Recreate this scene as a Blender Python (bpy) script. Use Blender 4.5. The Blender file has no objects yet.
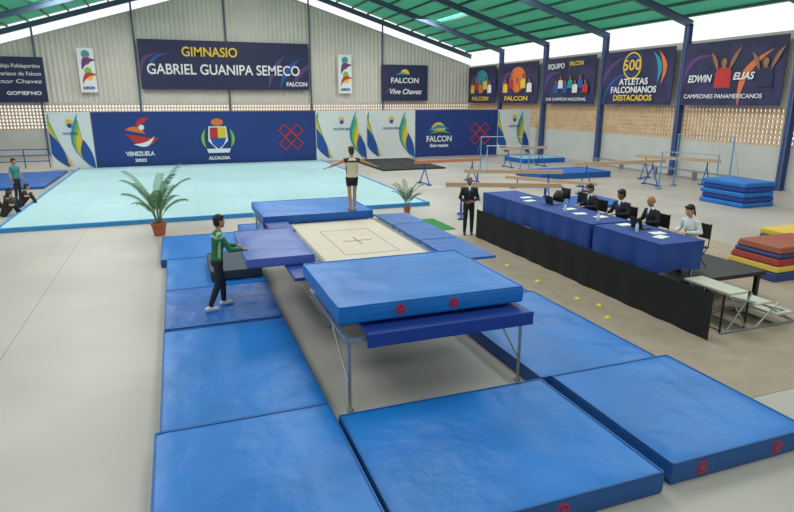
import bpy, math, random
from mathutils import Vector, Matrix, noise
from mathutils.bvhtree import BVHTree
random.seed(7)
V=Vector
scn=bpy.context.scene
scn.view_settings.view_transform='Standard'
COL=bpy.context.collection
def lin(c):
    c=c/255.
    return c/12.92 if c<=.04045 else ((c+.055)/1.055)**2.4
_m={}
def M(name,rgb,rough=.6,metal=0,var=0,vscale=3,bump=0,bscale=8,spec=.5,trans=0,rgb2=None,bdist=.05):
    if name in _m: return _m[name]
    m=bpy.data.materials.new(name);m.use_nodes=True;nt=m.node_tree;b=nt.nodes['Principled BSDF']
    c=tuple(lin(x) for x in rgb)+(1,)
    b.inputs['Base Color'].default_value=c;b.inputs['Roughness'].default_value=rough;b.inputs['Metallic'].default_value=metal
    b.inputs['Specular IOR Level'].default_value=spec
    m.diffuse_color=c
    tc=nt.nodes.new('ShaderNodeTexCoord')
    if var or rgb2:
        n=nt.nodes.new('ShaderNodeTexNoise');n.inputs['Scale'].default_value=vscale;n.inputs['Detail'].default_value=4
        nt.links.new(tc.outputs['Object'],n.inputs['Vector'])
        r=nt.nodes.new('ShaderNodeValToRGB');r.color_ramp.elements[0].position=.35;r.color_ramp.elements[1].position=.65
        if rgb2: c1=c;c2=tuple(lin(x) for x in rgb2)+(1,)
        else:
            c1=tuple(x*(1-var) for x in c[:3])+(1,);c2=tuple(min(1,x*(1+var)) for x in c[:3])+(1,)
        r.color_ramp.elements[0].color=c1;r.color_ramp.elements[1].color=c2
        nt.links.new(n.outputs[0],r.inputs[0]);nt.links.new(r.outputs[0],b.inputs['Base Color'])
    if bump:
        n=nt.nodes.new('ShaderNodeTexNoise');n.inputs['Scale'].default_value=bscale;n.inputs['Detail'].default_value=3
        nt.links.new(tc.outputs['Object'],n.inputs['Vector'])
        bp=nt.nodes.new('ShaderNodeBump');bp.inputs['Strength'].default_value=bump;bp.inputs['Distance'].default_value=bdist
        nt.links.new(n.outputs[0],bp.inputs['Height']);nt.links.new(bp.outputs[0],b.inputs['Normal'])
    if trans:
        t=nt.nodes.new('ShaderNodeBsdfTranslucent');t.inputs[0].default_value=c
        mx=nt.nodes.new('ShaderNodeMixShader');mx.inputs[0].default_value=trans
        nt.links.new(b.outputs[0],mx.inputs[1]);nt.links.new(t.outputs[0],mx.inputs[2]);nt.links.new(mx.outputs[0],nt.nodes['Material Output'].inputs[0])
    _m[name]=m
    return m

class MB:
    def __init__(s): s.v=[];s.f=[];s.m=[]
    def add(s,vs,fs,mi=0):
        k=len(s.v);s.v+=[V(x) for x in vs]
        for f in fs: s.f.append(tuple(i+k for i in f));s.m.append(mi)
    def box(s,x0,x1,y0,y1,z0,z1,mi=0):
        s.add([(x0,y0,z0),(x1,y0,z0),(x1,y1,z0),(x0,y1,z0),(x0,y0,z1),(x1,y0,z1),(x1,y1,z1),(x0,y1,z1)],
          [(0,3,2,1),(4,5,6,7),(0,1,5,4),(1,2,6,5),(2,3,7,6),(3,0,4,7)],mi)
    def obox(s,a,b,w,h,mi=0,up=(0,0,1)):
        a=V(a);b=V(b);d=(b-a).normalized();x=d.cross(V(up));x=x.normalized() if x.length>1e-4 else V((1,0,0));u=x.cross(d).normalized()
        p=[]
        for c in (a,b):
            for i,j in ((-1,-1),(1,-1),(1,1),(-1,1)): p.append(c+x*i*w/2+u*j*h/2)
        s.add(p,[(0,1,2,3),(7,6,5,4),(0,4,5,1),(1,5,6,2),(2,6,7,3),(3,7,4,0)],mi)
    def loft(s,rings,seg=14,mi=0):
        k=len(s.v);n=len(rings)
        for c,ux,uy in rings:
            for i in range(seg):
                t=2*math.pi*i/seg;s.v.append(V(c)+V(ux)*math.cos(t)+V(uy)*math.sin(t))
        for r in range(n-1):
            for i in range(seg):
                j=(i+1)%seg;s.f.append((k+r*seg+i,k+r*seg+j,k+(r+1)*seg+j,k+(r+1)*seg+i));s.m.append(mi)
        s.f.append(tuple(k+i for i in reversed(range(seg))));s.m.append(mi)
        s.f.append(tuple(k+(n-1)*seg+i for i in range(seg)));s.m.append(mi)
    def frame(s,d):
        d=V(d).normalized();h=V((0,0,1)) if abs(d.z)<.9 else V((0,1,0))
        x=h.cross(d).normalized();return x,d.cross(x).normalized(),d
    def cyl(s,a,b,ra,rb=None,seg=10,mi=0):
        rb=ra if rb is None else rb;a=V(a);b=V(b);x,y,d=s.frame(b-a)
        s.loft([(a,x*ra,y*ra),(b,x*rb,y*rb)],seg,mi)
    def cap(s,a,b,ra,rb=None,seg=12,mi=0):
        rb=ra if rb is None else rb;a=V(a);b=V(b)
        if (b-a).length<1e-5:b=a+V((0,0,1e-4))
        x,y,d=s.frame(b-a);R=[]
        for t in (-80,-50,-20): 
            t=math.radians(t);R.append((a+d*ra*math.sin(t),x*ra*math.cos(t),y*ra*math.cos(t)))
        for t in (20,50,80):
            t=math.radians(t);R.append((b+d*rb*math.sin(t),x*rb*math.cos(t),y*rb*math.cos(t)))
        s.loft(R,seg,mi)
    def ell(s,c,r,mi=0,seg=16,n=10):
        c=V(c);rr=[];X=V((1,0,0));Y=V((0,1,0));Z=V((0,0,1))
        for i in range(n+1):
            t=math.radians(-86+172*i/n);rr.append((c+Z*r[2]*math.sin(t),X*r[0]*math.cos(t),Y*r[1]*math.cos(t)))
        s.loft(rr,seg,mi)
    def tube(s,pts,r,seg=8,mi=0):
        for a,b in zip(pts[:-1],pts[1:]): s.cap(a,b,r,r,seg,mi)
    def xf(s,mat): s.v=[mat@v for v in s.v]
    def merge(s,o,mat=None):
        k=len(s.v);s.v+=[(mat@v if mat else v) for v in o.v]
        s.f+=[tuple(i+k for i in f) for f in o.f];s.m+=o.m
def empty(name,loc):
    e=bpy.data.objects.new(name,None);e.location=loc;COL.objects.link(e);e.empty_display_size=.1;return e
def build(mb,name,mats,parent=None,smooth=False,bevel=0,origin=None):
    if parent is not None: o=V(parent.location)
    elif origin is not None: o=V(origin)
    else:
        xs=[v.x for v in mb.v];ys=[v.y for v in mb.v];zs=[v.z for v in mb.v]
        o=V(((min(xs)+max(xs))/2,(min(ys)+max(ys))/2,min(zs)))
    me=bpy.data.meshes.new(name);me.from_pydata([v-o for v in mb.v],[],mb.f)
    for m in mats: me.materials.append(m)
    me.polygons.foreach_set('material_index',mb.m)
    if smooth: me.polygons.foreach_set('use_smooth',[True]*len(mb.f))
    me.update()
    ob=bpy.data.objects.new(name,me);COL.objects.link(ob)
    if parent is not None: ob.parent=parent
    else: ob.location=o
    if bevel:
        b=ob.modifiers.new('b','BEVEL');b.width=bevel;b.segments=2;b.limit_method='ANGLE'
    return ob
def remesh(mb,vox,sm=2,fac=.5):
    me=bpy.data.meshes.new('t');me.from_pydata(mb.v,[],mb.f);ob=bpy.data.objects.new('t',me);COL.objects.link(ob)
    r=ob.modifiers.new('r','REMESH');r.mode='VOXEL';r.voxel_size=vox
    if sm:
        q=ob.modifiers.new('s','SMOOTH');q.iterations=sm;q.factor=fac
    dg=bpy.context.evaluated_depsgraph_get();ev=ob.evaluated_get(dg);m2=ev.to_mesh()
    out=MB();out.v=[v.co.copy() for v in m2.vertices];out.f=[tuple(p.vertices) for p in m2.polygons]
    bv=BVHTree.FromPolygons(mb.v,mb.f)
    for p in m2.polygons:
        q=bv.find_nearest(p.center);out.m.append(mb.m[q[2]] if q[2] is not None else 0)
    ev.to_mesh_clear();bpy.data.objects.remove(ob);bpy.data.meshes.remove(me)
    return out
# ---------------- materials
m_floor=M('floor_concrete',(178,169,163),.42,var=.09,vscale=.45,bump=.02,bscale=4)
m_wall=M('corrugated_sheet',(208,202,194),.6,var=.06,vscale=.4)
m_plaster=M('plaster_white',(196,196,194),.7,var=.05,vscale=1)
m_lattice=M('clay_lattice',(206,178,144),.75,var=.1,vscale=2)
m_steel=M('steel_blue',(74,92,140),.5)
m_rafter=M('rafter_blue',(76,98,122),.5)
m_purlin=M('purlin_green',(28,86,68),.5)
m_roof=M('roof_green',(76,172,136),.6,trans=.4,var=.15,vscale=.6)
m_navy=M('banner_navy',(36,42,80),.6)
m_blueb=M('banner_blue',(28,58,130),.6,var=.08,vscale=.4)
m_white=M('print_white',(232,234,236),.6)
m_teal=M('print_teal',(40,150,170),.6)
m_green=M('print_green',(130,186,80),.6)
m_yellow=M('print_yellow',(238,198,66),.6)
m_orange=M('print_orange',(226,120,56),.6)
m_red=M('print_red',(196,48,50),.6)
m_pblue=M('print_blue',(30,84,164),.6)
m_purple=M('print_purple',(96,60,122),.6)
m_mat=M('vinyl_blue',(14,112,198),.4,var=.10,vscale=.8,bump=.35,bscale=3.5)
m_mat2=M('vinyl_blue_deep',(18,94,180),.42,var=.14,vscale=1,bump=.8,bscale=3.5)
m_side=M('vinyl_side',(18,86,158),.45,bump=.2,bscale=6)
m_navyv=M('vinyl_navy',(28,60,146),.45)
m_lilac=M('vinyl_lilac',(78,102,180),.4,var=.06)
m_carpet=M('sprung_floor_turquoise',(168,200,208),.75,var=.06,vscale=.3)
m_cedge=M('sprung_floor_edge',(44,136,196),.6)
m_black=M('fabric_black',(24,24,28),.8)
m_blackp=M('plastic_black',(30,30,33),.45)
m_cloth=M('cloth_royal',(34,68,146),.75,var=.08,vscale=2)
m_chrome=M('steel_grey',(170,174,178),.35,.7)
m_bed=M('bed_webbing',(214,200,186),.7,var=.03)
m_bedl=M('bed_mark',(182,148,130),.7)
m_tan=M('runner_tan',(164,146,130),.75,var=.07)
m_beam=M('beam_suede',(190,160,130),.7)
m_alu=M('tread_board',(200,196,182),.5)
m_terra=M('terracotta',(178,92,62),.7)
m_soil=M('soil',(60,42,30),.9)
m_leaf=M('palm_leaf',(62,112,56),.55,var=.2,vscale=6)
m_stem=M('palm_stem',(104,120,62),.6)
m_turf=M('turf_green',(42,130,62),.85)
m_cone=M('marker_yellow',(226,200,80),.5)
m_paper=M('paper',(236,236,232),.7)
# ---------------- room
X0,X1,Y0,Y1=-13.4,25.6,-6.5,50.5
XR=6.1;EZ=8.1;SL=.3
def roofz(x): return EZ+SL*((X1-x) if x>XR else (x-X0))
b=MB();b.box(X0,X1,Y0,Y1,-.2,0);build(b,'floor',[m_floor])
b=MB()
for x in (-8,-2.9,): b.box(x-.008,x+.008,Y0+.2,20.5,.0,.002)
build(b,'floor_joint_lines',[M('joint_dark',(152,144,137),.7)])
b=MB();b.box(6.8,14.5,5.2,15.6,.001,.006);build(b,'floor_runner',[m_tan])
b=MB()
n=int((X1-X0)/.17);xs=[X0+(X1-X0)*i/n for i in range(n+1)]
vs=[];fs=[]
for i,x in enumerate(xs):
    yo=Y1-(.06 if i%2 else 0);vs+=[(x,yo,3.75),(x,yo,roofz(x)-1.15)]
for i in range(n): fs.append((2*i,2*i+2,2*i+3,2*i+1))
b.add(vs,fs,0)
b.box(X0,X1,Y1,Y1+.2,0,1.9,1);b.box(X0,X1,Y1-.02,Y1+.15,3.62,3.8,1)
build(b,'wall_back',[m_wall,m_plaster])
def lattice(name,pt,L,z0,z1,step=.22,th=.09):
    b=MB();n=int(L/step);ex=(pt(1)-pt(0)).normalized()
    for i in range(n+1):
        a=pt(i*L/n)
        b.obox(V((a.x,a.y,z0)),V((a.x,a.y,z1)),th if abs(ex.x)>.5 else .12,.12 if abs(ex.x)>.5 else th,0,up=(0,1,0))
    k=int((z1-z0)/step)
    for j in range(k+1):
        z=z0+(z1-z0)*j/k
        b.obox(V((pt(0).x,pt(0).y,z)),V((pt(L).x,pt(L).y,z)),.11,th)
    return build(b,name,[m_lattice])
lattice('window_1',lambda t:V((X0+t,Y1+.05,0)),X1-X0,1.9,3.62)
lattice('window_2',lambda t:V((X1+.05,8+t,0)),Y1-8,1.95,3.6)
b=MB();b.box(X1,X1+.2,Y0,Y1,0,1.95);b.box(X1,X1+.2,Y0,8,1.95,6.9);b.box(X1,X1+.15,Y0,Y1,3.6,6.9,1);build(b,'wall_right',[m_plaster,m_wall])
b=MB();b.box(X0-.2,X0,Y0,Y1,0,6.9);build(b,'wall_left',[m_plaster])
b=MB();b.box(X0,X1,Y0-.2,Y0,0,7);build(b,'wall_front',[m_plaster])
b=MB()
for xa,xb in ((X0,XR),(XR,X1)): b.add([(xa,Y0,roofz(xa)),(xb,Y0,roofz(xb)),(xb,Y1,roofz(xb)),(xa,Y1,roofz(xa))],[(0,1,2,3)])
build(b,'ceiling',[m_roof])
COLY=[.3,6.6,12.9,19.0,25.3,31.7,38.1,44.4]
b=MB()
for k in range(15):
    for sgn in (-1,1):
        x=XR+sgn*(.6+k*1.32)
        if X0<x<X1: b.box(x-.04,x+.04,Y0,Y1,roofz(x)-.16,roofz(x)-.02)
build(b,'trim_1',[m_purlin])
for y in COLY+[50.2]:
    e=MB()
    for xa in (X0,X1):
        p=V((xa,y,roofz(xa)-.38));q=V((XR,y,roofz(XR)-.38))
        e.obox(p,q,.03,.34);
        for o in (.17,-.17): e.obox(p+V((0,0,o)),q+V((0,0,o)),.2,.03)
    build(e,'roof_rafter',[m_rafter])
for y in COLY:
    e=MB()
    for xo in (.0,.3): e.box(X1-.36+xo,X1-.33+xo,y-.12,y+.12,0,7.75)
    e.box(X1-.36,X1-.03,y-.015,y+.015,0,7.75);e.box(X1-.45,X1-.0,y-.2,y+.2,0,.03)
    build(e,'steel_column',[m_steel])
for x in (-8.9,-2.3,4.3,10.9,17.2):
    e=MB();e.cyl((x,Y1-.2,0),(x,Y1-.2,roofz(x)-.55),.07,.07,8);e.box(x-.15,x+.15,Y1-.35,Y1-.07,0,.03);build(e,'wall_post',[m_rafter],smooth=False)
e=MB()
for xa in (X0,X1):
    e.obox((xa,Y1-.05,roofz(xa)-1.15),(XR,Y1-.05,roofz(XR)-1.15),.12,.12)
build(e,'trim_2',[m_plaster])
# ---------------- banners
class Panel:
    def __init__(s,name,kind,pos,a0,a1,z0,z1,mat,stand=None):
        s.k=kind;s.pos=pos;s.a0=a0;s.z0=z0;s.w=a1-a0;s.h=z1-z0
        mid=(a0+a1)/2
        loc=(mid,pos,z0) if kind=='b' else (pos,-mid,z0)
        s.e=empty(name,loc)
        b=MB();th=.04
        if kind=='b': b.box(a0,a1,pos,pos+th,z0,z1)
        else: b.box(pos,pos+th,-a1,-a0,z0,z1)
        build(b,'sheet',[mat],s.e)
        s.n=0
    def pt(s,a,z,off):
        a=min(1,max(0,a));z=min(1,max(0,z))
        a=s.a0+a*s.w;z=s.z0+z*s.h
        return V((a,s.pos-off,z)) if s.k=='b' else V((s.pos-off,-a,z))
    def poly(s,pts,mat,asp=True):
        s.n+=1;off=.006+.004*s.n;b=MB();b.add([s.pt(a,z,off) for a,z in pts],[tuple(range(len(pts)))])
        build(b,'print_%d'%s.n,[mat],s.e)
    def disc(s,a,z,r,mat,a0=0,a1=360,sx=1):
        k=s.h/s.w
        s.poly([(a+r*k*sx*math.cos(math.radians(a0+(a1-a0)*i/24)),z+r*math.sin(math.radians(a0+(a1-a0)*i/24))) for i in range(24 if a1-a0==360 else 25)],mat)
    def ring(s,a,z,r,w,mat,seg=6,rot=0):
        k=s.h/s.w;s.n+=1;off=.006+.004*s.n;b=MB()
        for i in range(seg):
            q=[]
            for rr,j in ((r,i),(r,i+1),(r-w,i+1),(r-w,i)):
                t=math.radians(rot+360*j/seg);q.append(s.pt(a+rr*k*math.cos(t),z+rr*math.sin(t),off))
            b.add(q,[(0,1,2,3)])
        build(b,'print_%d'%s.n,[mat],s.e)
    def leaf(s,a,z,L,W,ang,mat,bend=.3):
        k=s.h/s.w;s.n+=1;off=.006+.004*s.n;b=MB();t=math.radians(ang);P=[]
        for i in range(17):
            u=i/16;x=u*L;w=W*math.sin(math.pi*u);c=bend*L*math.sin(math.pi*u)
            for y in (c+w,c-w): P.append(s.pt(a+(x*math.cos(t)-y*math.sin(t))*k,z+x*math.sin(t)+y*math.cos(t),off))
        b.add(P,[(2*i,2*i+1,2*i+3,2*i+2) for i in range(16)]);build(b,'print_%d'%s.n,[mat],s.e)
    def text(s,body,a,z,h,mat,wmax=None,shear=0,bold=.004):
        cu=bpy.data.curves.new('lettering','FONT');cu.body=body;cu.align_x='CENTER';cu.align_y='CENTER';cu.size=h*s.h*1.35;cu.extrude=.004;cu.offset=bold*s.h;cu.shear=shear
        cu.materials.append(mat);o=bpy.data.objects.new('lettering',cu);COL.objects.link(o)
        o.rotation_euler=(math.pi/2,0,0) if s.k=='b' else (math.pi/2,0,-math.pi/2)
        s.n+=1;o.parent=s.e;o.location=s.pt(a,z,.012+.004*s.n)-V(s.e.location)
        bpy.context.view_layer.update()
        if wmax:
            o.scale.x=wmax*s.w/max(.01,o.dimensions.x)
YB=Y1-.45
p=Panel('gym_name_banner','b',YB,-2.1,10.7,4.75,8.35,m_navy)
for i,c in enumerate((m_purple,m_pblue,m_purple)): p.leaf(.74+.07*i,.0,.85,.05,62-8*i,c,.1)
for i,c in enumerate((m_purple,m_pblue)): p.leaf(.01+.05*i,.2,.7,.03,50,c)
p.text('GIMNASIO',.4,.76,.2,m_yellow,.32)
p.text('GABRIEL GUANIPA SEMECO',.49,.4,.22,m_white,.9)
p.text('FALCON',.92,.12,.09,m_white)
p=Panel('welcome_banner','b',YB,-13.2,-8.4,3.8,6.9,m_navy)
p.leaf(.0,.0,.8,.05,40,m_purple);p.leaf(.1,-.0,.8,.03,30,m_pblue)
for i,t in enumerate(('Complejo Polideportivo','Bolivariano de Falcon','Victor Chavez')): p.text(t,.62,.8-.17*i,.09,m_white,.66,bold=.001)
p.text('GOBIERNO',.7,.2,.08,m_white,.45)
for a,bb in ((-6.2,-5.1),(13.2,14.35)):
    p=Panel('mascot_pennant','b',YB,a,bb,4.5,7.6,m_white)
    p.disc(.5,.86,.09,m_teal);p.disc(.5,.72,.10,m_orange,sx=.9);p.leaf(.2,.5,.4,.07,35,m_purple);p.disc(.55,.48,.09,m_green,sx=.9);p.disc(.62,.34,.07,m_yellow);p.leaf(.15,.18,.42,.05,30,m_red);p.text('JUEGOS',.5,.1,.06,m_pblue,.7)
p=Panel('state_banner','b',YB,17.0,21.3,3.9,6.9,m_navy)
p.disc(.5,.74,.14,m_yellow,0,180);p.leaf(.3,.72,.42,.03,0,m_teal,.1)
p.text('FALCON',.5,.56,.15,m_white,.6);p.text('Vive Chavez',.5,.25,.15,m_white,.7,.3);p.leaf(.05,.1,.5,.03,20,m_purple)
def swirl(p,c=.5):
    p.leaf(.04,.99,1.0,.06,-74,m_teal,-.16);p.leaf(.0,.95,.95,.09,-70,m_green,-.12);p.leaf(-.0,.8,.82,.08,-66,m_yellow,-.12);p.leaf(-.0,.66,.68,.10,-68,m_pblue,-.06)
    p.leaf(.94,.0,1.0,.06,99,m_teal,.16);p.leaf(.98,.0,.9,.08,102,m_green,.13);p.leaf(1.0,.0,.75,.07,106,m_yellow,.12);p.leaf(1.0,.0,.55,.09,106,m_pblue,.08)
    p.disc(c,.82,.06,m_yellow);p.disc(c,.77,.04,m_pblue);p.text('FALCON 2022',c,.63,.045,m_pblue,.34,bold=.001)
YS=39.2
def stand(p):
    b=MB()
    for t in (.02,.98):
        q=p.pt(t,0,-.1)
        b.cyl((q.x,q.y,0),(q.x,q.y,3.2),.03,.03,8);b.box(q.x-.04,q.x+.04,q.y-.05,q.y+.8,0,.05)
    build(b,'stand',[m_steel],p.e)
for a,bb in ((-6.8,-4.6),(8.75,12.2),(12.25,15.75),(22.35,25.1)):
    p=Panel('swirl_backdrop','b',YS,a,bb,.03,3.28,m_white);swirl(p);stand(p)
p=Panel('event_backdrop','b',YS,-4.55,8.7,.03,3.28,m_blueb);stand(p)
p.leaf(.13,.68,.36,.05,-12,m_orange,.12);p.leaf(.13,.60,.5,.055,-10,m_red,-.1);p.leaf(.15,.5,.5,.05,5,m_red,-.2);p.leaf(.16,.42,.4,.04,20,m_white,-.2);p.disc(.20,.72,.05,m_white);p.leaf(.175,.72,.3,.05,35,m_red,.1)
p.text('VENEZUELA',.185,.24,.08,m_white,.12);p.text('2022',.185,.12,.055,m_white,.05)
p.poly([(.49,.72),(.57,.72),(.575,.45),(.53,.25),(.485,.45)],m_white);p.poly([(.495,.7),(.53,.7),(.53,.5),(.493,.5)],m_red);p.poly([(.53,.7),(.565,.7),(.567,.5),(.53,.5)],m_yellow);p.poly([(.493,.5),(.567,.5),(.555,.38),(.53,.29),(.505,.38)],m_pblue)
p.disc(.53,.8,.07,m_orange,sx=1.6);p.leaf(.475,.3,.38,.03,90,m_green,.15);p.leaf(.585,.3,.38,.03,90,m_green,-.15)
p.poly([(.475,.3),(.585,.3),(.578,.22),(.482,.22)],m_white);p.text('ALCALDIA',.53,.12,.06,m_white,.1)
for (a,z) in ((.845,.62),(.875,.48),(.905,.62),(.845,.36),(.905,.36)): p.ring(a,z,.13,.028,m_red,4,0)
p=Panel('state_backdrop','b',YS,15.8,22.3,.03,3.28,m_blueb);stand(p)
p.disc(.27,.57,.17,m_yellow,0,180);p.leaf(.15,.55,.5,.04,5,m_teal,.15);p.leaf(.17,.5,.5,.02,0,m_green,.1);p.text('FALCON',.28,.38,.13,m_white,.3);p.text('Gobernacion',.28,.24,.07,m_white,.22)
for (a,z) in ((.72,.6),(.78,.46),(.84,.6),(.72,.36),(.84,.36)): p.ring(a,z,.13,.028,m_red,4,0)
m_art=M('banner_art',(28,34,66),.6,vscale=.9,rgb2=(56,50,100))
def art(name,y0,y1):
    return Panel(name,'r',X1-.5,-y1,-y0,3.7,6.72,m_art)
m_skinp=M('print_skin',(160,108,80),.6)
def figure(p,a,z,s,skin,kit,armup=0):
    k=p.h/p.w
    p.poly([(a-.46*s*k,z-.9*s),(a+.46*s*k,z-.9*s),(a+.44*s*k,z-.2*s),(a+.36*s*k,z-.05*s),(a+.13*s*k,z+.03*s),(a-.13*s*k,z+.03*s),(a-.36*s*k,z-.05*s),(a-.44*s*k,z-.2*s)],kit)
    p.poly([(a-.1*s*k,z-.02*s),(a+.1*s*k,z-.02*s),(a+.09*s*k,z+.15*s),(a-.09*s*k,z+.15*s)],skin)
    p.disc(a,z+.27*s,.22*s,m_blackp,sx=.82);p.disc(a,z+.24*s,.19*s,skin,sx=.78)
    if armup: p.leaf(a+.3*s*k,z-.15*s,1.2*s,.1*s,62,skin,.05);p.leaf(a-.3*s*k,z-.15*s,1.0*s,.1*s,118,skin,-.05)
for nm,y0,y1 in (('athletes_banner',44.7,49.6),('athletes_banner',38.5,44.1)):
    p=art(nm,y0,y1);p.disc(.5,.6,.3,m_teal if y0>40 else m_orange,sx=1.3);p.leaf(.1,.1,.9,.06,50,m_purple)
    for i in range(5): figure(p,.18+.16*i,.5+.1*(i%2),.25,m_skinp,(m_yellow,m_red,m_orange,m_yellow,m_white)[i])
    p.text('FALCON',.5,.12,.11,m_yellow,.6)
p=art('team_banner',32.1,37.7);p.leaf(.0,.1,.9,.05,40,m_purple)
for i in range(7): figure(p,.26+.1*i,.42+.1*(i%2),.2,m_skinp,(m_pblue,m_white,m_pblue,m_teal,m_white,m_pblue,m_red)[i])
p.text('EQUIPO',.28,.82,.11,m_white,.34);p.text('FALCON',.68,.85,.09,m_yellow,.26);p.text('SUB CAMPEON NACIONAL',.5,.1,.07,m_white,.8,bold=.001)
p=art('achievement_banner',25.7,31.3);p.leaf(-.05,.0,1.2,.05,50,m_purple,.2);p.leaf(.0,-.1,1.1,.03,40,m_pblue,.2)
p.ring(.44,.72,.25,.03,m_yellow,32);p.disc(.44,.72,.19,m_pblue);p.disc(.44,.72,.16,m_navy);p.leaf(.72,.95,.6,.05,-75,m_teal,.2);p.leaf(.8,.95,.6,.05,-80,m_orange,.2)
p.text('500',.44,.72,.2,m_yellow,.26);p.text('ATLETAS',.48,.42,.12,m_white,.42);p.text('FALCONIANOS',.48,.27,.12,m_white,.66);p.text('DESTACADOS',.48,.12,.11,m_yellow,.56)
p=art('champions_banner',19.4,25.0);p.leaf(.62,-.05,1.0,.06,60,m_orange,.2);p.leaf(.0,.2,.9,.04,40,m_purple)
figure(p,.44,.58,.34,m_skinp,m_red,1);figure(p,.84,.56,.32,m_skinp,m_navy,1)
p.text('EDWIN',.2,.42,.12,m_white,.26,.2);p.text('ELIAS',.65,.44,.11,m_white,.2,.2);p.text('CAMPEONES PANAMERICANOS',.45,.14,.07,m_white,.8,bold=.001)
p=art('champions_banner',13.2,18.7);p.leaf(.1,.1,.9,.06,40,m_orange);p.text('FALCON',.5,.5,.2,m_white,.6)
# ---------------- mats
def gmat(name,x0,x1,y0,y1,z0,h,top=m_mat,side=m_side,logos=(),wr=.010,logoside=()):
    b=MB();nx=max(4,int((x1-x0)/.1));ny=max(4,int((y1-y0)/.1));vs=[];fs=[]
    def hz(x,y):
        e=min(x-x0,x1-x,y-y0,y1-y);d=min(1,e/.12)
        return z0+h-(.012 if e<.001 else 0)+(wr*noise.noise(V((x*2.1,y*2.1,z0*7+x0)))*2+wr*.8*noise.noise(V((x*5.5,y*3.5,y0))))*d
    for j in range(ny+1):
        for i in range(nx+1):
            x=x0+(x1-x0)*i/nx;y=y0+(y1-y0)*j/ny;vs.append((x,y,hz(x,y)))
    for j in range(ny):
        for i in range(nx):
            k=j*(nx+1)+i;fs.append((k,k+1,k+nx+2,k+nx+1))
    b.add(vs,fs,0);nt=len(fs)
    per=[(i,0) for i in range(nx+1)]+[(nx,j) for j in range(1,ny+1)]+[(i,ny) for i in range(nx-1,-1,-1)]+[(0,j) for j in range(ny-1,0,-1)]
    P=[V(vs[j*(nx+1)+i]) for i,j in per];n=len(P)
    rows=[]
    for fz,o in ((1,0),(.88,.012),(.5,.016),(.12,.012),(0,0)):
        r=[]
        for q in P:
            ox=-1 if abs(q.x-x0)<1e-6 else (1 if abs(q.x-x1)<1e-6 else 0);oy=-1 if abs(q.y-y0)<1e-6 else (1 if abs(q.y-y1)<1e-6 else 0)
            oo=o*(1+.6*noise.noise(q*2.5));r.append(V((q.x+ox*oo,q.y+oy*oo,z0+(q.z-z0)*fz)))
        rows.append(r)
    vv=[q for r in rows for q in r];ff=[]
    for r in range(4):
        for i in range(n): j=(i+1)%n;ff.append((r*n+i,(r+1)*n+i,(r+1)*n+j,r*n+j))
    b.add(vv,ff,1);b.add([(x0,y0,z0),(x0,y1,z0),(x1,y1,z0),(x1,y0,z0)],[(0,1,2,3)],1)
    zt=z0+h-.012
    for a,c in (((x0,y0),(x1,y0)),((x1,y0),(x1,y1)),((x1,y1),(x0,y1)),((x0,y1),(x0,y0))):
        b.obox((a[0],a[1],zt),(c[0],c[1],zt),.022,.022,1)
    for t in logos:
        x=x0+(x1-x0)*t;z=z0+h*.5;r=h*.30
        b.cyl((x,y0-.014,z),(x,y0-.024,z),r,r,20,2);b.cyl((x,y0-.02,z),(x,y0-.028,z),r*.72,r*.72,20,3);b.cyl((x,y0-.024,z),(x,y0-.032,z),r*.45,r*.45,20,2)
    for t in logoside:
        y=y0+(y1-y0)*t;z=z0+h*.5
        b.box(x1+.012,x1+.03,y-.12,y+.12,z-.02,z+.02,1)
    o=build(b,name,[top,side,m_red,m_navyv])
    for i in range(nt): o.data.polygons[i].use_smooth=True
    return o
G='landing_mat'
gmat(G,-.47,1.5,6.66,9.9,0,.24,m_mat)
gmat(G,-.52,1.5,3.2,6.6,0,.26,m_mat,logos=(.5,))
gmat(G,1.57,4.4,4.03,6.26,0,.26,m_mat,logos=(.57,))
gmat(G,4.6,6.62,4.1,6.28,0,.26,m_mat,logos=(.2,.75),logoside=(.3,.7))
gmat(G,4.48,6.5,6.36,9.72,0,.22,m_mat)
gmat(G,4.9,6.45,9.8,13.0,0,.2,m_mat)
gmat(G,4.9,6.35,13.1,15.6,0,.2,m_mat2)
gmat(G,-.46,1.5,9.98,12.2,0,.25,m_mat2,wr=.02)
gmat(G,-.46,1.55,12.28,14.85,0,.22,m_mat)
gmat(G,-.6,1.45,14.93,17.6,0,.2,m_mat)
gmat('folded_mat',.45,1.5,12.6,14.3,.235,.2,M('vinyl_slate',(56,70,88),.6),M('vinyl_slate_side',(60,66,76),.6))
gmat(G,1.55,4.6,16.15,18.4,0,.25,m_mat2)
# ---------------- sprung floor
b=MB();b.box(-5.4,8.9,20.9,38.9,0,.1,0);b.box(-5.5,9.0,20.78,20.9,0,.14,1);b.box(-5.5,-5.4,20.9,38.9,0,.12,1);b.box(8.9,9.0,20.9,38.9,0,.12,1)
for x in (-3.4,-1.4,.6,2.6,4.6,6.6): b.box(x-.01,x+.01,20.95,38.8,.1,.103,2)
build(b,'sprung_floor',[m_carpet,m_cedge,M('carpet_seam',(152,186,194),.8)])
b=MB();
for x in (11.0,13.0): b.box(x,x+1.95,32.2,38.6,0,.08)
build(b,'black_mats',[m_black],bevel=.01)
b=MB();b.box(7.0,8.05,16.5,18.3,.0,.02);build(b,'turf_strip',[m_turf])
gmat('floor_mat',-10.5,-5.9,31,37.5,0,.12,m_mat2)
gmat('floor_mat',-9.6,-6.7,20.6,23.2,0,.06,M('vinyl_dark',(40,52,62),.6),m_side)
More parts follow.
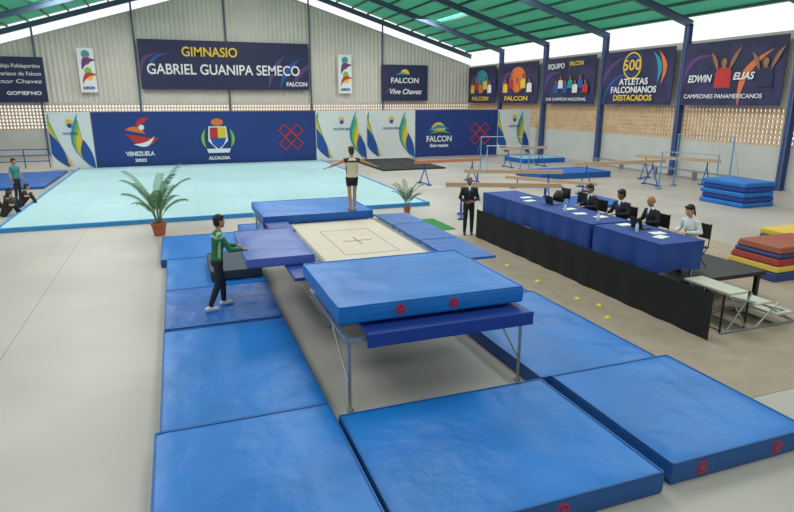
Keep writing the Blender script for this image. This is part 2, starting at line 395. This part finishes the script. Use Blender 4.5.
# ---------------- trampoline
T=empty('trampoline',(3.35,11.5,0))
fx0,fx1,fy0,fy1,fz=1.95,4.85,9.0,14.05,1.12
b=MB()
for a,c in (((fx0,fy0),(fx1,fy0)),((fx1,fy0),(fx1,fy1)),((fx1,fy1),(fx0,fy1)),((fx0,fy1),(fx0,fy0))): b.obox((*a,fz),(*c,fz),.07,.05)
for y in (9.7,13.3):
    for sx,x in ((-1,fx0),(1,fx1)):
        b.tube([(x,y,fz),(x-sx*.08,y,.75),(x-sx*.25,y,.35),(x-sx*.35,y,.06)],.03)
        b.tube([(x,y-.55,fz),(x-sx*.2,y-.1,.45)],.022)
    b.tube([(fx0+.3,y,.06),(fx1-.3,y,.06)],.035)
    b.tube([(fx0+.2,y,.45),(fx1-.2,y,.45)],.025)
b.tube([(fx0+.35,9.7,.06),(fx0+.35,13.3,.06)],.03);b.tube([(fx1-.35,9.7,.06),(fx1-.35,13.3,.06)],.03)
for p_ in ((fx0,9.3),(fx0,11.5),(fx0,13.7)):
    b.cyl((p_[0]-.05,p_[1],fz-.12),(p_[0]-.05,p_[1],fz+.02),.035,.035,10)
build(b,'frame',[m_chrome],T,smooth=False)
bx0,bx1,by0,by1=2.3,4.42,9.4,13.65
b=MB();b.box(bx0,bx1,by0,by1,1.11,1.12,0)
cx,cy=(bx0+bx1)/2,(by0+by1)/2
for x in (cx-.54,cx+.54): b.box(x-.010,x+.010,cy-1.08,cy+1.08,1.12,1.123,1)
for y in (cy-1.08,cy+1.08): b.box(cx-.54,cx+.54,y-.016,y+.016,1.12,1.123,1)
b.box(cx-.3,cx+.3,cy-.03,cy+.03,1.12,1.124,1);b.box(cx-.02,cx+.02,cy-.35,cy+.35,1.12,1.124,1)
for x in (bx0+.03,bx1-.03): b.box(x-.03,x+.03,by0,by1,1.12,1.126,2)
for y in (by0+.03,by1-.03): b.box(bx0,bx1,y-.03,y+.03,1.12,1.126,2)
build(b,'bed',[m_bed,m_bedl,M('bed_edge',(158,152,146),.7)],T)
b=MB()
n=40
for i in range(n):
    y=by0+(by1-by0)*(i+.5)/n
    b.cyl((fx0,y,fz),(bx0,y,1.115),.009,.009,5);b.cyl((bx1,y,1.115),(fx1,y,fz),.009,.009,5)
for i in range(22):
    x=bx0+(bx1-bx0)*(i+.5)/22
    b.cyl((x,fy0,fz),(x,by0,1.115),.009,.009,5);b.cyl((x,by1,1.115),(x,fy1,fz),.009,.009,5)
build(b,'springs',[m_chrome],T)
def pad(nm,x0,x1,y0,y1,z0,h,mt):
    b=MB();b.box(x0,x1,y0,y1,z0,z0+h);build(b,nm,[mt],T,bevel=.02)
pad('pad_1',4.46,5.3,9.15,10.75,1.16,.05,m_mat2);pad('pad_2',4.46,5.3,10.78,12.4,1.16,.05,m_mat2);pad('pad_3',4.46,5.3,12.43,13.7,1.16,.05,m_mat2)
pad('pad_4',1.6,2.26,9.15,10.1,1.1,.06,m_navyv);pad('pad_5',1.75,2.28,12.6,13.65,1.16,.05,m_navyv)
def deck(name,x0,x1,y0,y1,legy,z=1.02):
    D=empty(name,((x0+x1)/2,(y0+y1)/2,0));b=MB()
    for a,c in (((x0,y0),(x1,y0)),((x1,y0),(x1,y1)),((x1,y1),(x0,y1)),((x0,y1),(x0,y0)),((x0,(y0+y1)/2),(x1,(y0+y1)/2))): b.obox((*a,z),(*c,z),.05,.05)
    for x in (x0+.03,x1-.03):
        b.tube([(x,legy,z),(x,legy,.03)],.024);b.tube([(x,legy,.35),(x,(y0+y1)/2,z)],.016);b.cyl((x,legy,0),(x,legy,.04),.045,.045,12)
    build(b,'frame',[m_chrome],D);return D
D=deck('trampoline_end_deck',1.8,4.38,6.7,8.85,6.75)
b=MB();b.box(2.05,4.42,6.6,8.9,1.05,1.12);build(b,'board',[m_navyv],D,bevel=.01)
b=MB();b.box(2.03,4.44,6.57,6.61,.93,1.12);build(b,'board_flap',[m_navyv],D,bevel=.01)
gmat('crash_mat',1.74,4.4,6.85,9.05,1.18,.24,m_mat,m_mat,logos=(.31,.60))
D=deck('trampoline_end_deck',1.8,4.4,14.15,15.95,15.9,.98)
b=MB();b.box(1.8,4.4,14.12,15.95,1.01,1.12);build(b,'board',[m_navyv],D,bevel=.01)
gmat('crash_mat',1.74,4.4,13.72,15.95,1.125,.2,m_mat,m_mat2)
gmat('throw_mat',.95,2.1,9.95,12.35,1.17,.16,m_lilac,m_lilac)
# ---------------- people
def hand(b,w,d,nrm,s,side,curl=.5,mi=0):
    h=MB();w=V(w);d=V(d).normalized();nrm=(V(nrm)-d*V(nrm).dot(d)).normalized();x=d.cross(nrm).normalized()*side
    k=s
    R=[]
    for t,wd,th in ((-.03,.024,.021),(0,.026,.018),(.03,.036,.016),(.065,.041,.015),(.088,.038,.012)):
        R.append((w+d*t*k,x*wd*k,nrm*th*k))
    h.loft(R,14,mi)
    for i,(L,r) in enumerate(((.070,.0092),(.078,.0095),(.073,.0092),(.056,.0082))):
        o=w+d*(.082-.006*abs(i-1.2))*k+x*(.030-.0205*i)*k;dd=d;p=o
        for q,fr in enumerate((.45,.32,.27)):
            a=curl*(.5+.35*q);dd=(d*math.cos(a*(q+1)*.8)+nrm*math.sin(a*(q+1)*.8)).normalized();p2=p+dd*L*fr*k
            h.cap(p,p2,r*k*(1-.1*q),r*k*(.92-.1*q),8,mi);p=p2
    p=w+(d*.025+x*.03)*k;p2=p+(d*.03+x*.025+nrm*.012)*k;p3=p2+(d*.028+x*.006+nrm*.014)*k
    h.cap(p-x*.012*k,p2,.014*k,.0115*k,8,mi);h.cap(p2,p3,.0112*k,.009*k,8,mi)
    b.merge(remesh(h,.0042*k,1,.4))
def person(name,loc,yaw,s,skin,top,pants,shoes,hair,pelvis=(0,0,.93),lean=0,arms=None,legs=None,sleeve='long',shorts=False,style='short',suit=False,headrot=(0,0,0),female=False,beard=False,curl=.5,accent=None,vox=.013,stripe=None):
    mats=[skin,top,pants,shoes,hair,m_white,accent or m_red,m_blackp,M('lips',(150,84,76),.5)]
    pz=V(pelvis)
    Tm=Matrix.Translation(pz)@Matrix.Rotation(-lean,4,'X')@Matrix.Translation(V((0,0,-.93)))
    def t(x,y,z): return Tm@V((x,y,z))
    R3=Tm.to_3x3()
    b=MB()
    def tl(rs,mi,seg=18):
        b.loft([(t(0,yc,z),R3@V((rx,0,0)),R3@V((0,ry,0))) for z,rx,ry,yc in rs],seg,mi)
    fw=.93 if female else 1
    g=.012 if suit else 0
    tl([(.79,.04,.04,-.01),(.81,.12,.085,-.01),(.86,.16,.105,-.01),(.92,.158,.10,-.005),(.97,.12,.08,0),(.99,.02,.02,0)],2)
    lo=.80 if suit else .93
    seated=legs and legs[0][0][2]>pelvis[2]-.15 and pelvis[2]<.8
    if seated: lo=.90
    rs=[(lo-.01,.1,.07,0),(lo,.165+g,.108+g,-.005),(1.0,.152+g,.102+g,0),(1.09,.142+g,.098+g,.0),(1.2,.155*fw+g,.11+g,.005),(1.31,.172*fw+g,.115+g,.005),(1.385,.165*fw+g,.1,0),(1.43,.11*fw,.075,0),(1.465,.06,.055,0),(1.475,.02,.02,0)]
    tl(rs,1)
    if female: 
        for sx in (-1,1): b.ell(t(sx*.065,.075,1.26),(.06,.045,.06),1)
    b.cap(t(0,-.005,1.42),t(0,.012,1.55),.057 if not female else .05,.052 if not female else .045,12,0)
    if suit:
        b.cap(t(0,.088,1.42),t(0,.122,1.27),.032,.012,10,5);b.cap(t(0,.116,1.42),t(0,.136,1.16),.012,.02,8,6)
        for sx in (-1,1): b.cap(t(sx*.05,.07,1.46),t(sx*.015,.13,1.2),.018,.014,8,1)
        b.cap(t(-.03,.02,1.465),t(.03,.02,1.465),.05,.05,12,5)
    if stripe:
        for sx in (-1,1):
            b.cap(t(sx*.155*fw,0,1.36),t(sx*.135,0,1.0),.028,.026,8,6)
        tl([(1.335,.172,.112,.004),(1.345,.177,.121,.004),(1.375,.17,.112,.002),(1.385,.165,.1,.002)],6)
    A=arms or [(( -.25,-.02,1.12),(-.27,.06,.87),(-.0,.1,-1),(1,0,0)),((.25,-.02,1.12),(.27,.06,.87),(0,.1,-1),(-1,0,0))]
    wrists=[]
    for sx,(el,wr,hd,pn) in zip((-1,1),A):
        sh=t(sx*.185*fw,0,1.385);el=V(el);wr=V(wr);q=.93 if female else 1
        jk=.008 if sleeve=='long' else 0
        b.cap(t(sx*.1,0,1.40),sh,.06,.062*q+jk/2,12,6 if stripe else 1)
        if sleeve=='none': b.cap(sh,el,.052*q,.038*q,12,0)
        elif sleeve=='short': m_=sh.lerp(el,.6);b.cap(sh,m_,.060*q,.053*q,12,1);b.cap(m_,el,.046*q,.038*q,12,0)
        else: b.cap(sh,el,.056*q+jk,.043*q+jk,12,1)
        am=1 if sleeve=='long' else 0
        f1=el.lerp(wr,.3);b.cap(el,f1,.040*q+jk,.042*q+jk,12,am)
        if am: 
            c=f1.lerp(wr,.86);b.cap(f1,c,.042*q+jk,.030+jk,12,1);b.cap(c,wr,.026,.025,10,5 if suit else 0)
        else: b.cap(f1,wr,.042*q,.026,12,0)
        wrists.append((wr,hd,pn,sx))
    Lg=legs or [((-.1,.02,.5),(-.105,-.03,.085),(0,1,0)),((.1,.02,.5),(.105,-.03,.085),(0,1,0))]
    for sx,(kn,an,td) in zip((-1,1),Lg):
        hp=t(sx*.088,0,.885);kn=V(kn);an=V(an);td=V(td).normalized()
        pj=0 if shorts else .010
        if shorts:
            m_=hp.lerp(kn,.4);b.cap(hp,m_,.098,.084,14,2);b.cap(m_,kn,.074,.053,14,0)
        else: b.cap(hp,kn,.096,.060+pj,14,2)
        pm=0 if shorts else 2
        c=kn.lerp(an,.3)
        b.cap(kn,c,.054+pj,.056+pj,12,pm);b.cap(c,kn.lerp(an,.92),.056+pj,.038+pj*1.4,12,pm);b.cap(kn.lerp(an,.9),an,.036,.037,10,0 if shorts else 3)
        dn=(an-kn).normalized()
        if abs(td.dot(dn))>.6 or pelvis[2]<.3: dn=V((0,0,-1))
        base=an+dn*.045
        b.cap(base-td*.045,base+td*.06,.042,.042,12,3);b.cap(base+td*.05,base+td*.145-V((0,0,.004)),.044,.034,12,3)
        b.cap(an,base+td*.03,.042,.045,10,3)
    B=remesh(b,vox,3,.5)
    for wr,hd,pn,sx in wrists: hand(B,wr,hd,pn,1.0,sx,curl)
    hc=t(0,.025,1.635);HM=Matrix.Translation(hc)@(R3@Matrix.Rotation(headrot[2],3,'Z')@Matrix.Rotation(headrot[0]+lean*.6,3,'X')).to_4x4()
    h=MB();fs=.95 if female else 1
    h.ell((0,-.012,.025),(.077*fs,.093,.092),0,20,14)
    h.ell((0,.012,-.03),(.064*fs,.074,.085),0,20,14)
    h.ell((0,.045,-.088),(.030,.030,.026),0)
    h.cap((0,.080,.010),(0,.096,-.026),.009,.013,10,0);h.cap((-.010,.088,-.030),(.010,.088,-.030),.009,.009,8,0)
    h.cap((-.05,.062,.028),(.05,.062,.028),.014,.014,8,0)
    for sx in (-1,1):
        h.ell((sx*.079*fs,-.005,-.005),(.010,.020,.032),0,12,8);h.ell((sx*.045,.055,-.03),(.02,.02,.018),0)
    H=remesh(h,.0062,2,.5)
    f=MB()
    for sx in (-1,1):
        f.ell((sx*.031,.0725,.004),(.0125,.011,.0062),5,12,8);f.ell((sx*.031,.0815,.004),(.0056,.0035,.0056),7,10,6)
        f.cap((sx*.016,.084,.023),(sx*.046,.075,.025),.0040,.003,6,4)
        f.cap((sx*.018,.080,.0105),(sx*.045,.073,.0095),.003,.0024,6,0)
    f.cap((-.020,.077,-.057),(0,.085,-.055),.0035,.0046,8,8);f.cap((.020,.077,-.057),(0,.085,-.055),.0035,.0046,8,8);f.cap((-.014,.079,-.062),(.014,.079,-.062),.0048,.0048,8,8)
    q=MB()
    if style!='bald':
        q.ell((0,-.022,.038),(.084*fs,.100,.098),4,22,14);q.ell((0,-.045,-.02),(.074*fs,.070,.085),4,18,12)
        q.cap((-.05,.045,.088),(.05,.045,.088),.026,.026,8,4)
        if style=='bun': q.ell((0,-.115,.085),(.036,.036,.034),4)
        if style=='long':
            q.ell((0,-.06,-.07),(.085,.06,.13),4)
            for sx in (-1,1): q.ell((sx*.068,-.01,-.06),(.026,.045,.12),4)
        if style=='tail': q.cap((0,-.12,.04),(0,-.15,-.15),.03,.018,10,4)
    else:
        q.ell((0,-.055,-.015),(.079,.058,.05),4,18,10)
    if beard: q.ell((0,.040,-.082),(.045,.044,.034),4,16,10)
    Q=remesh(q,.008,1,.5)
    B.merge(H,HM);B.merge(f,HM);B.merge(Q,HM)
    W=Matrix.Translation(V(loc))@Matrix.Rotation(yaw,4,'Z')@Matrix.Scale(s,4)
    B.xf(W)
    return build(B,name,mats,smooth=True,origin=loc)
sk1=M('skin_tan',(186,132,100),.55);sk2=M('skin_brown',(142,94,68),.55);sk3=M('skin_light',(208,158,128),.55)
hb=M('hair_black',(26,22,20),.6);hbr=M('hair_brown',(72,44,30),.6);hg=M('hair_grey',(120,116,112),.6)
cs=M('suit_black',(28,29,34),.75);cw=M('shirt_white',(228,228,230),.7);cg=M('jacket_green',(26,104,62),.65)
dk=M('trousers_dark',(30,32,40),.75);sw=M('shoe_white',(225,225,225),.5);sb=M('shoe_black',(24,22,22),.4)
sh_=M('shorts_black',(26,24,30),.6)
person('gymnast',(3.93,13.86,1.322),0,.885,sk1,M('leotard_cream',(222,206,170),.6),sh_,sk1,hbr,sleeve='none',shorts=True,style='bun',stripe=True,accent=M('leotard_dark',(60,24,34),.6),curl=.15,
  arms=[((-.42,.0,1.30),(-.64,.0,1.215),(-1,0,-.2),(0,0,-1)),((.42,.0,1.30),(.64,.0,1.215),(1,0,-.2),(0,0,-1))],
  legs=[((-.07,.01,.5),(-.06,-.02,.085),(-.2,1,0)),((.07,.01,.5),(.06,-.02,.085),(.2,1,0))])
person('coach',(.50,10.75,.262),math.radians(-78),.985,sk1,cg,dk,sw,hb,lean=.1,beard=True,curl=.7,stripe=True,accent=M('jacket_light',(150,190,160),.6),
  arms=[((-.24,.18,1.13),(-.17,.43,1.10),(.1,1,-.1),(0,0,-1)),((.24,.18,1.13),(.17,.43,1.10),(-.1,1,-.1),(0,0,-1))],
  legs=[((-.11,.10,.5),(-.12,.10,.085),(0,1,0)),((.11,-.04,.5),(.12,-.22,.09),(.1,1,0))])
person('official_standing',(8.05,15.65,0),math.radians(160),1.0,sk2,cs,cs,sb,hg,suit=True,accent=m_navyv,curl=.7,
  arms=[((-.27,.0,1.13),(-.10,.20,1.05),(1,.1,-.1),(0,-1,0)),((.27,.0,1.13),(.10,.21,1.02),(-1,.1,-.1),(0,-1,0))])
# platform and judges
PZ=.6
P_=empty('judges_platform',(9.6,11.7,0))
b=MB();b.box(8.25,11.0,8.2,15.2,PZ-.08,PZ)
for x in (8.4,9.6,10.9):
    for y in (8.3,10.6,12.9,15.1): b.box(x-.04,x+.04,y-.04,y+.04,0,PZ-.08)
build(b,'deck_boards',[m_blackp],P_)
def drape(pts,z0,z1,amp,wl,mt,nm,par,scal=0,nz=6):
    b=MB();L=[0]
    for a,c in zip(pts[:-1],pts[1:]): L.append(L[-1]+(V(c)-V(a)).length)
    n=int(L[-1]/.045);g=[]
    for i in range(n+1):
        d=L[-1]*i/n;k=0
        while k<len(L)-2 and d>L[k+1]: k+=1
        a=V(pts[k]);c=V(pts[k+1]);p=a.lerp(c,(d-L[k])/max(1e-6,L[k+1]-L[k]));dr=(c-a).normalized();nr=V((dr.y,-dr.x,0))
        for j in range(nz+1):
            t=j/nz;o=amp*t*(math.sin(d*2*math.pi/wl)+.6*math.sin(d*2*math.pi/wl*.43+1)+1.4*noise.noise(V((d*1.7,t,wl))))
            zz=z1+(z0-z1)*t+scal*t*math.sin(d*2.1+.7)
            g.append((p.x+nr.x*(o+.01),p.y+nr.y*(o+.01),zz))
    f=[(i*(nz+1)+j,i*(nz+1)+j+1,(i+1)*(nz+1)+j+1,(i+1)*(nz+1)+j) for i in range(n) for j in range(nz)]
    b.add(g,f);return build(b,nm,[mt],par,smooth=True)
drape([(8.15,15.3,0),(8.15,6.9,0)],.01,.84,.014,.7,m_black,'skirt_front',P_)
drape([(11.05,15.3,0),(8.15,15.3,0)],.01,.62,.014,.7,m_black,'skirt_end',P_)
TZ=PZ+.75
for i,(ya,yb) in enumerate(((10.3,15.15),(8.3,10.2))):
    Tb=empty('judges_table',(8.8,(ya+yb)/2,PZ))
    b=MB();b.box(8.32,9.3,ya+.05,yb-.05,TZ-.04,TZ-.005)
    for x in (8.4,9.2):
        for y in (ya+.1,yb-.1): b.box(x-.02,x+.02,y-.02,y+.02,PZ,TZ-.04)
    build(b,'table_frame',[m_chrome],Tb)
    b=MB();b.box(8.27,9.34,ya,yb,TZ-.004,TZ+.004);build(b,'cloth_top',[m_cloth],Tb)
    drape([(9.34,yb,0),(8.24,yb,0),(8.24,ya,0),(9.34,ya,0)],.76,TZ+.003,.03,.62,m_cloth,'cloth_drape',Tb,scal=.06)
def laptop(y):
    b=MB();b.box(-.17,.17,-.12,.12,0,.018,0);b.box(-.14,.14,-.06,.09,.018,.02,1)
    R=Matrix.Translation(V((0,-.12,.015)))@Matrix.Rotation(math.radians(15),4,'X');c=MB();c.box(-.17,.17,-.008,0,0,.22,0);c.box(-.155,.155,.0,.001,.015,.205,1);b.merge(c,R)
    b.xf(Matrix.Translation(V((9.0,y,TZ+.006)))@Matrix.Rotation(math.radians(-90),4,'Z'))
    build(b,'laptop',[m_blackp,M('screen_dark',(50,56,70),.3)])
laptop(12.75);laptop(9.6)
b=MB()
for x,y,r in ((8.95,12.0,.1),(8.8,11.4,-.2),(9.0,10.9,.1),(8.9,10.0,.05),(8.95,9.1,-.1),(8.7,13.4,.2),(8.9,13.9,0),(8.75,8.8,.3)):
    c=MB();c.box(-.15,.15,-.105,.105,0,.006);b.merge(c,Matrix.Translation(V((x,y,TZ+.006)))@Matrix.Rotation(r,4,'Z'))
build(b,'score_sheets',[m_paper])
for y in (11.7,10.5,9.3):
    b=MB();b.loft([((8.6,y,TZ+.006+z),(r,0,0),(0,r,0)) for z,r in ((0,.03),(.01,.033),(.15,.033),(.18,.014),(.2,.013))],12,0);b.cyl((8.6,y,TZ+.206),(8.6,y,TZ+.225),.015,.015,10,1)
    build(b,'water_bottle',[M('bottle',(200,220,235),.2),m_pblue],smooth=True)
def chair(x,y,z,yaw=math.pi/2,nm='folding_chair'):
    b=MB();b.box(-.21,.21,-.2,.2,.42,.45);b.box(-.2,.2,-.235,-.215,.6,.9)
    for sx in (-.2,.2):
        b.tube([(sx,-.22,.92),(sx,-.2,.44),(sx,.18,.0+.012)],.011);b.tube([(sx,.17,.43),(sx,-.22,.012)],.011)
    b.xf(Matrix.Translation(V((x,y,z)))@Matrix.Rotation(yaw,4,'Z'));build(b,nm,[m_blackp])
seatleg=[((-.12,.40,.50),(-.12,.42,.085),(0,1,0)),((.12,.40,.50),(.12,.42,.085),(0,1,0))]
def sarms(dx=.0,r=.36):
    return [((-.26,.10,.80),(-.13+dx,r,.80),(.3,1,-.05),(0,0,-1)),((.26,.10,.80),(.13+dx,r,.80),(-.3,1,-.05),(0,0,-1))]
J=[(12.15,sk1,cs,hb,'short',True,False),(11.1,sk2,cs,hb,'short',True,False),(10.1,sk1,cs,hg,'bald',True,False),(9.0,sk3,cw,hb,'tail',False,True)]
for i,(y,sk,tp,hr,st,su,fe) in enumerate(J):
    person('judge_seated',(9.78,y,PZ),math.radians(90+(-6,8,-5,4)[i]),.97,sk,tp,dk,sb,hr,pelvis=(0,0,.55),lean=(.18,.1,.14,.22)[i],legs=seatleg,arms=sarms((0,.03,-.03,0)[i]),suit=su,accent=m_navyv if su else None,style=st,female=fe,headrot=(-.15,0,(.1,-.3,.3,0)[i]),curl=.4)
    chair(9.82,y,PZ)
chair(10.2,14.2,PZ);chair(10.1,13.3,PZ)
b=MB();b.ell((0,0,.2),(.2,.14,.2),0);b.cap((-.1,0,.38),(.1,0,.38),.02,.02,8,0);b.cap((-.1,.13,.12),(.1,.13,.12),.05,.05,8,0);b.xf(Matrix.Translation(V((10.2,14.2,PZ+.45))));build(b,'backpack',[m_blackp],smooth=True)
# access steps
S=empty('folding_steps',(9.6,7.4,0))
for i,(x,y0_,y1_,z) in enumerate(((8.9,7.05,8.05,.74),(9.45,7.0,8.0,.5),(9.95,6.95,8.0,.27))):
    b=MB();b.box(x-.22,x+.22,y0_,y1_,z-.04,z);build(b,'tread_%d'%(i+1),[m_alu],S,bevel=.008)
b=MB()
for y in (7.05,7.92):
    b.tube([(8.7,y,.03),(9.2,y,.68)],.018);b.tube([(9.2,y,.02),(8.7,y,.68)],.018);b.tube([(8.7,y,.68),(10.3,y,.2)],.018)
    b.tube([(9.4,y,.02),(9.9,y,.43)],.018);b.tube([(10.4,y,.02),(9.5,y,.46)],.018);b.tube([(8.6,y,.03),(10.5,y,.03)],.018)
for x in (8.7,9.2,9.9,10.4): b.tube([(x,7.05,.03),(x,7.92,.03)],.018)
build(b,'tube_frame',[m_chrome],S)
b=MB();
for x in (8.62,9.2):
    for y in (7.1,8.05): b.tube([(x,y,.02),(x,y,.7)],.02)
build(b,'legs',[m_blackp],S)
# ---------------- vault box & mat pile
VX=12.25;VB=empty('vaulting_box',(VX+1,9.6,0))
my=M('vinyl_yellow',(220,184,70),.5);mr=M('vinyl_red',(164,46,44),.5)
ly=[(M('vinyl_blue_box',(36,60,120),.5),.0,.2),(my,.2,.34),(mr,.34,.5),(M('vinyl_blue_box',(0,0,0)),.5,.6),(M('vinyl_brown',(156,78,56),.5),.6,.76)]
for i,(mt,z0,z1) in enumerate(ly):
    b=MB();k0=.35*z0;k1=.35*z1;q=VX-11.95
    a=[(11.95+q+k0,8.9+k0*.6,z0),(14.2+q-k0,8.9+k0*.6,z0),(14.2+q-k0,10.3-k0*.6,z0),(11.95+q+k0,10.3-k0*.6,z0)];c=[(11.95+q+k1,8.9+k1*.6,z1-.01),(14.2+q-k1,8.9+k1*.6,z1-.01),(14.2+q-k1,10.3-k1*.6,z1-.01),(11.95+q+k1,10.3-k1*.6,z1-.01)]
    b.add(a+c,[(0,3,2,1),(4,5,6,7),(0,1,5,4),(1,2,6,5),(2,3,7,6),(3,0,4,7)]);build(b,'section_%d'%(i+1),[mt],VB,bevel=.03)
b=MB()
for i in range(3): b.box(15.3,16.8,10.6,11.8,.16*i,.16*i+.15,i%2)
build(b,'foam_block_stack',[my,M('vinyl_greenb',(40,110,90),.5)],bevel=.03)
b=MB()
for i in range(5): b.box(19.75+.05*(i%2),21.4-.04*(i%3),16.1,18.1-.05*(i%2),.19*i+.005,.19*i+.18,i%2)
build(b,'mat_pile',[m_mat,m_navyv],bevel=.04)
# ---------------- beams and bars
def beam(p1,p2,h=1.2,mt=m_beam,nm='balance_beam',foot=m_pblue):
    p1=V((*p1,h-.07));p2=V((*p2,h-.07));b=MB();b.obox(p1,p2,.11,.15,0);d=(p2-p1).normalized();x=V((-d.y,d.x,0))
    for t in (.14,.86):
        c=p1.lerp(p2,t)
        for sx in (-1,1):
            f=V((c.x,c.y,.03))+x*sx*.5;b.tube([c-V((0,0,.08)),c-V((0,0,.3)),f],.03,8,1);b.obox(f-d*.12,f+d*.12,.1,.05,1)
        b.obox(V((c.x,c.y,.05))-x*.5,V((c.x,c.y,.05))+x*.5,.05,.04,1)
    build(b,nm,[mt,foot],bevel=0)
beam((8.6,18.5),(12.2,16.9));beam((11.0,21.9),(14.6,20.2));beam((16.9,22.6),(21.9,22.3));beam((10.6,26.3),(14.3,26.6),1.15,M('beam_orange',(190,120,90),.7));beam((18.3,31.5),(21.5,31.5));beam((14.5,24.5),(16.9,20.9),.5)
beam((22.5,25),(24.2,21.2),1.2)
def bars(x,y,yaw,h1=1.7,h2=2.4):
    b=MB()
    for px,h in ((-.8,h1),(.8,h2)):
        for py in (-1.2,1.2):
            b.cyl((px,py,0),(px,py,h),.035,.025,10,0);b.box(px-.25,px+.25,py-.06,py+.06,0,.05,0)
            b.cyl((px,py,h*.9),(px+(.9 if px>0 else -.9),py*1.2,.03),.008,.008,5,1)
        b.cyl((px,-1.25,h),(px,1.25,h),.02,.02,10,1)
    b.xf(Matrix.Translation(V((x,y,0)))@Matrix.Rotation(yaw,4,'Z'));build(b,'uneven_bars',[M('bars_blue',(90,150,190),.5),m_chrome])
bars(21.8,20.4,.4);bars(17.5,29.8,1.3,1.5,1.9)
gmat(G,13.5,16.2,18.0,20.2,.0,.12,m_mat2);gmat(G,17.2,21.5,25.6,28.0,.0,.3,m_mat2);gmat(G,10.9,13.2,17.6,19.0,.0,.12,m_navyv)
gmat(G,20.8,23.9,33,35.4,0,.3,M('vinyl_pale',(150,190,210),.5),m_mat2)
b=MB();b.box(24.4,24.8,20,31,.42,.47)
for y in (20.3,23,25.7,28.4,30.7): b.box(24.45,24.75,y-.03,y+.03,0,.42)
build(b,'wall_bench',[m_chrome])
for x,y in ((7.3,13.6),(7.4,12.2),(7.35,10.8),(7.45,9.5),(7.3,8.4),(7.6,9.0)):
    b=MB();b.loft([((x,y,z+.006),(r,0,0),(0,r,0)) for z,r in ((0,.07),(.01,.07),(.035,.03),(.04,.025))],14);build(b,'marker_disc',[m_cone],smooth=False)
# ---------------- palms
def palm(x,y,s,nf=15,seed=3):
    E=empty('potted_palm',(x,y,0));b=MB();b.loft([((x,y,z*s),(r*s,0,0),(0,r*s,0)) for z,r in ((0,.12),(.02,.13),(.24,.165),(.25,.185),(.31,.19),(.31,.16),(.27,.155))],20,0);build(b,'pot',[m_terra],E)
    b=MB();b.cyl((x,y,.22*s),(x,y,.28*s),.155*s,.155*s,18);build(b,'soil',[m_soil],E)
    b=MB();rnd=random.Random(seed)
    for k in range(nf):
        az=2*math.pi*k*.618+rnd.random()*.4;f=k/nf;L=(.85+.75*f+.12*rnd.random())*s
        p=V((x+.04*math.cos(az),y+.04*math.sin(az),.27*s));pts=[p];el=1.28+.22*f
        for i in range(12):
            el-=(.022+.014*i)*(1.15-.4*f);d=V((math.cos(az)*math.cos(el),math.sin(az)*math.cos(el),math.sin(el)));p=p+d*L/12;pts.append(p)
        b.tube(pts[:7],.009*s,6,1);b.tube(pts[6:],.006*s,5,1)
        sd=V((-math.sin(az),math.cos(az),0))
        for i in range(4,12):
            for hf in (0,.5):
                a=pts[i].lerp(pts[i+1],hf);dr=(pts[i+1]-pts[i-1]).normalized();ll=(.26-.018*abs(i-7))*s
                for sx in (-1,1):
                    tip=a+sd*sx*ll*.6+dr*ll*.7-V((0,0,ll*.35));m_=a.lerp(tip,.45)+V((0,0,.02));w=dr*.018*s
                    b.add([a-w*.5,m_-w,tip,m_+w,a+w*.5],[(0,1,2,3,4)],0)
    build(b,'fronds',[m_leaf,m_stem],E)
palm(-.72,18.85,1.26,14,3);palm(7.6,19.6,.76,12,5)
# ---------------- spectators on the left
ct=M('shirt_teal',(40,130,130),.7)
person('spectator_standing',(-6.2,27.6,0),math.radians(-120),.97,sk1,ct,dk,sb,hb,sleeve='short')
fl=[((-.15,.36,.46),(-.14,.50,.085),(0,1,0)),((.15,.36,.46),(.14,.50,.085),(0,1,0))]
fa=[((-.27,.16,.42),(-.12,.42,.42),(1,.3,0),(0,-1,0)),((.27,.16,.42),(.12,.42,.42),(-1,.3,0),(0,-1,0))]
for i,(x,y,yw,tp,st,sk) in enumerate(((-5.9,23.9,-60,cs,'short',sk1),(-6.1,25.0,-50,M('shirt_grey',(60,64,74),.7),'tail',sk2),(-5.8,26.1,-80,cs,'short',sk1),(-7.0,24.4,-40,M('shirt_maroon',(90,34,44),.7),'long',sk1),(-6.9,25.8,-70,dk,'short',sk2))):
    person('spectator_seated',(x,y,0),math.radians(yw),.95,sk,tp,dk,sw if i%2 else sb,hb,pelvis=(0,0,.115),lean=.35,legs=fl,arms=fa,sleeve='long' if i%2 else 'short',style=st,vox=.016)
b=MB()
for x in (-12.8,-11.4,-10,-8.6,-7.3): b.cyl((x,41,0),(x,41,1.1),.03,.03,8)
for z in (.4,.75,1.1): b.cyl((-12.8,41,z),(-7.3,41,z),.028,.028,8)
build(b,'guard_rail',[m_pblue])
# ---------------- lights
w=bpy.data.worlds.new('World');scn.world=w;w.use_nodes=True;bg=w.node_tree.nodes['Background'];bg.inputs[0].default_value=(.97,.985,1,1);bg.inputs[1].default_value=1.1
def area(x,y,z,sx,sy,p,c=(1,.965,.955)):  # added out-of-view area fill under the roof; no skylights are modelled
    l=bpy.data.lights.new('roof_fill_lamp','AREA');l.shape='RECTANGLE';l.size=sx;l.size_y=sy;l.energy=p;l.color=c
    o=bpy.data.objects.new('roof_fill_lamp',l);o.location=(x,y,z);COL.objects.link(o)
for x,z in ((-5,9.9),(6.1,12.3),(17.5,9.8)):
    for y,p in ((3,390),(15,590),(27,740)): area(x,y,z,5,8,p)
    area(x,42,z+.1 if x!=6.1 else 12.6,5,5,780)
# ---------------- camera
c=bpy.data.cameras.new('camera');c.lens=590/794*36;c.sensor_width=36;c.clip_end=300
o=bpy.data.objects.new('camera',c);o.location=(0,0,3.95);o.rotation_euler=(math.radians(90-14.8),0,math.radians(-20.2));COL.objects.link(o);scn.camera=o
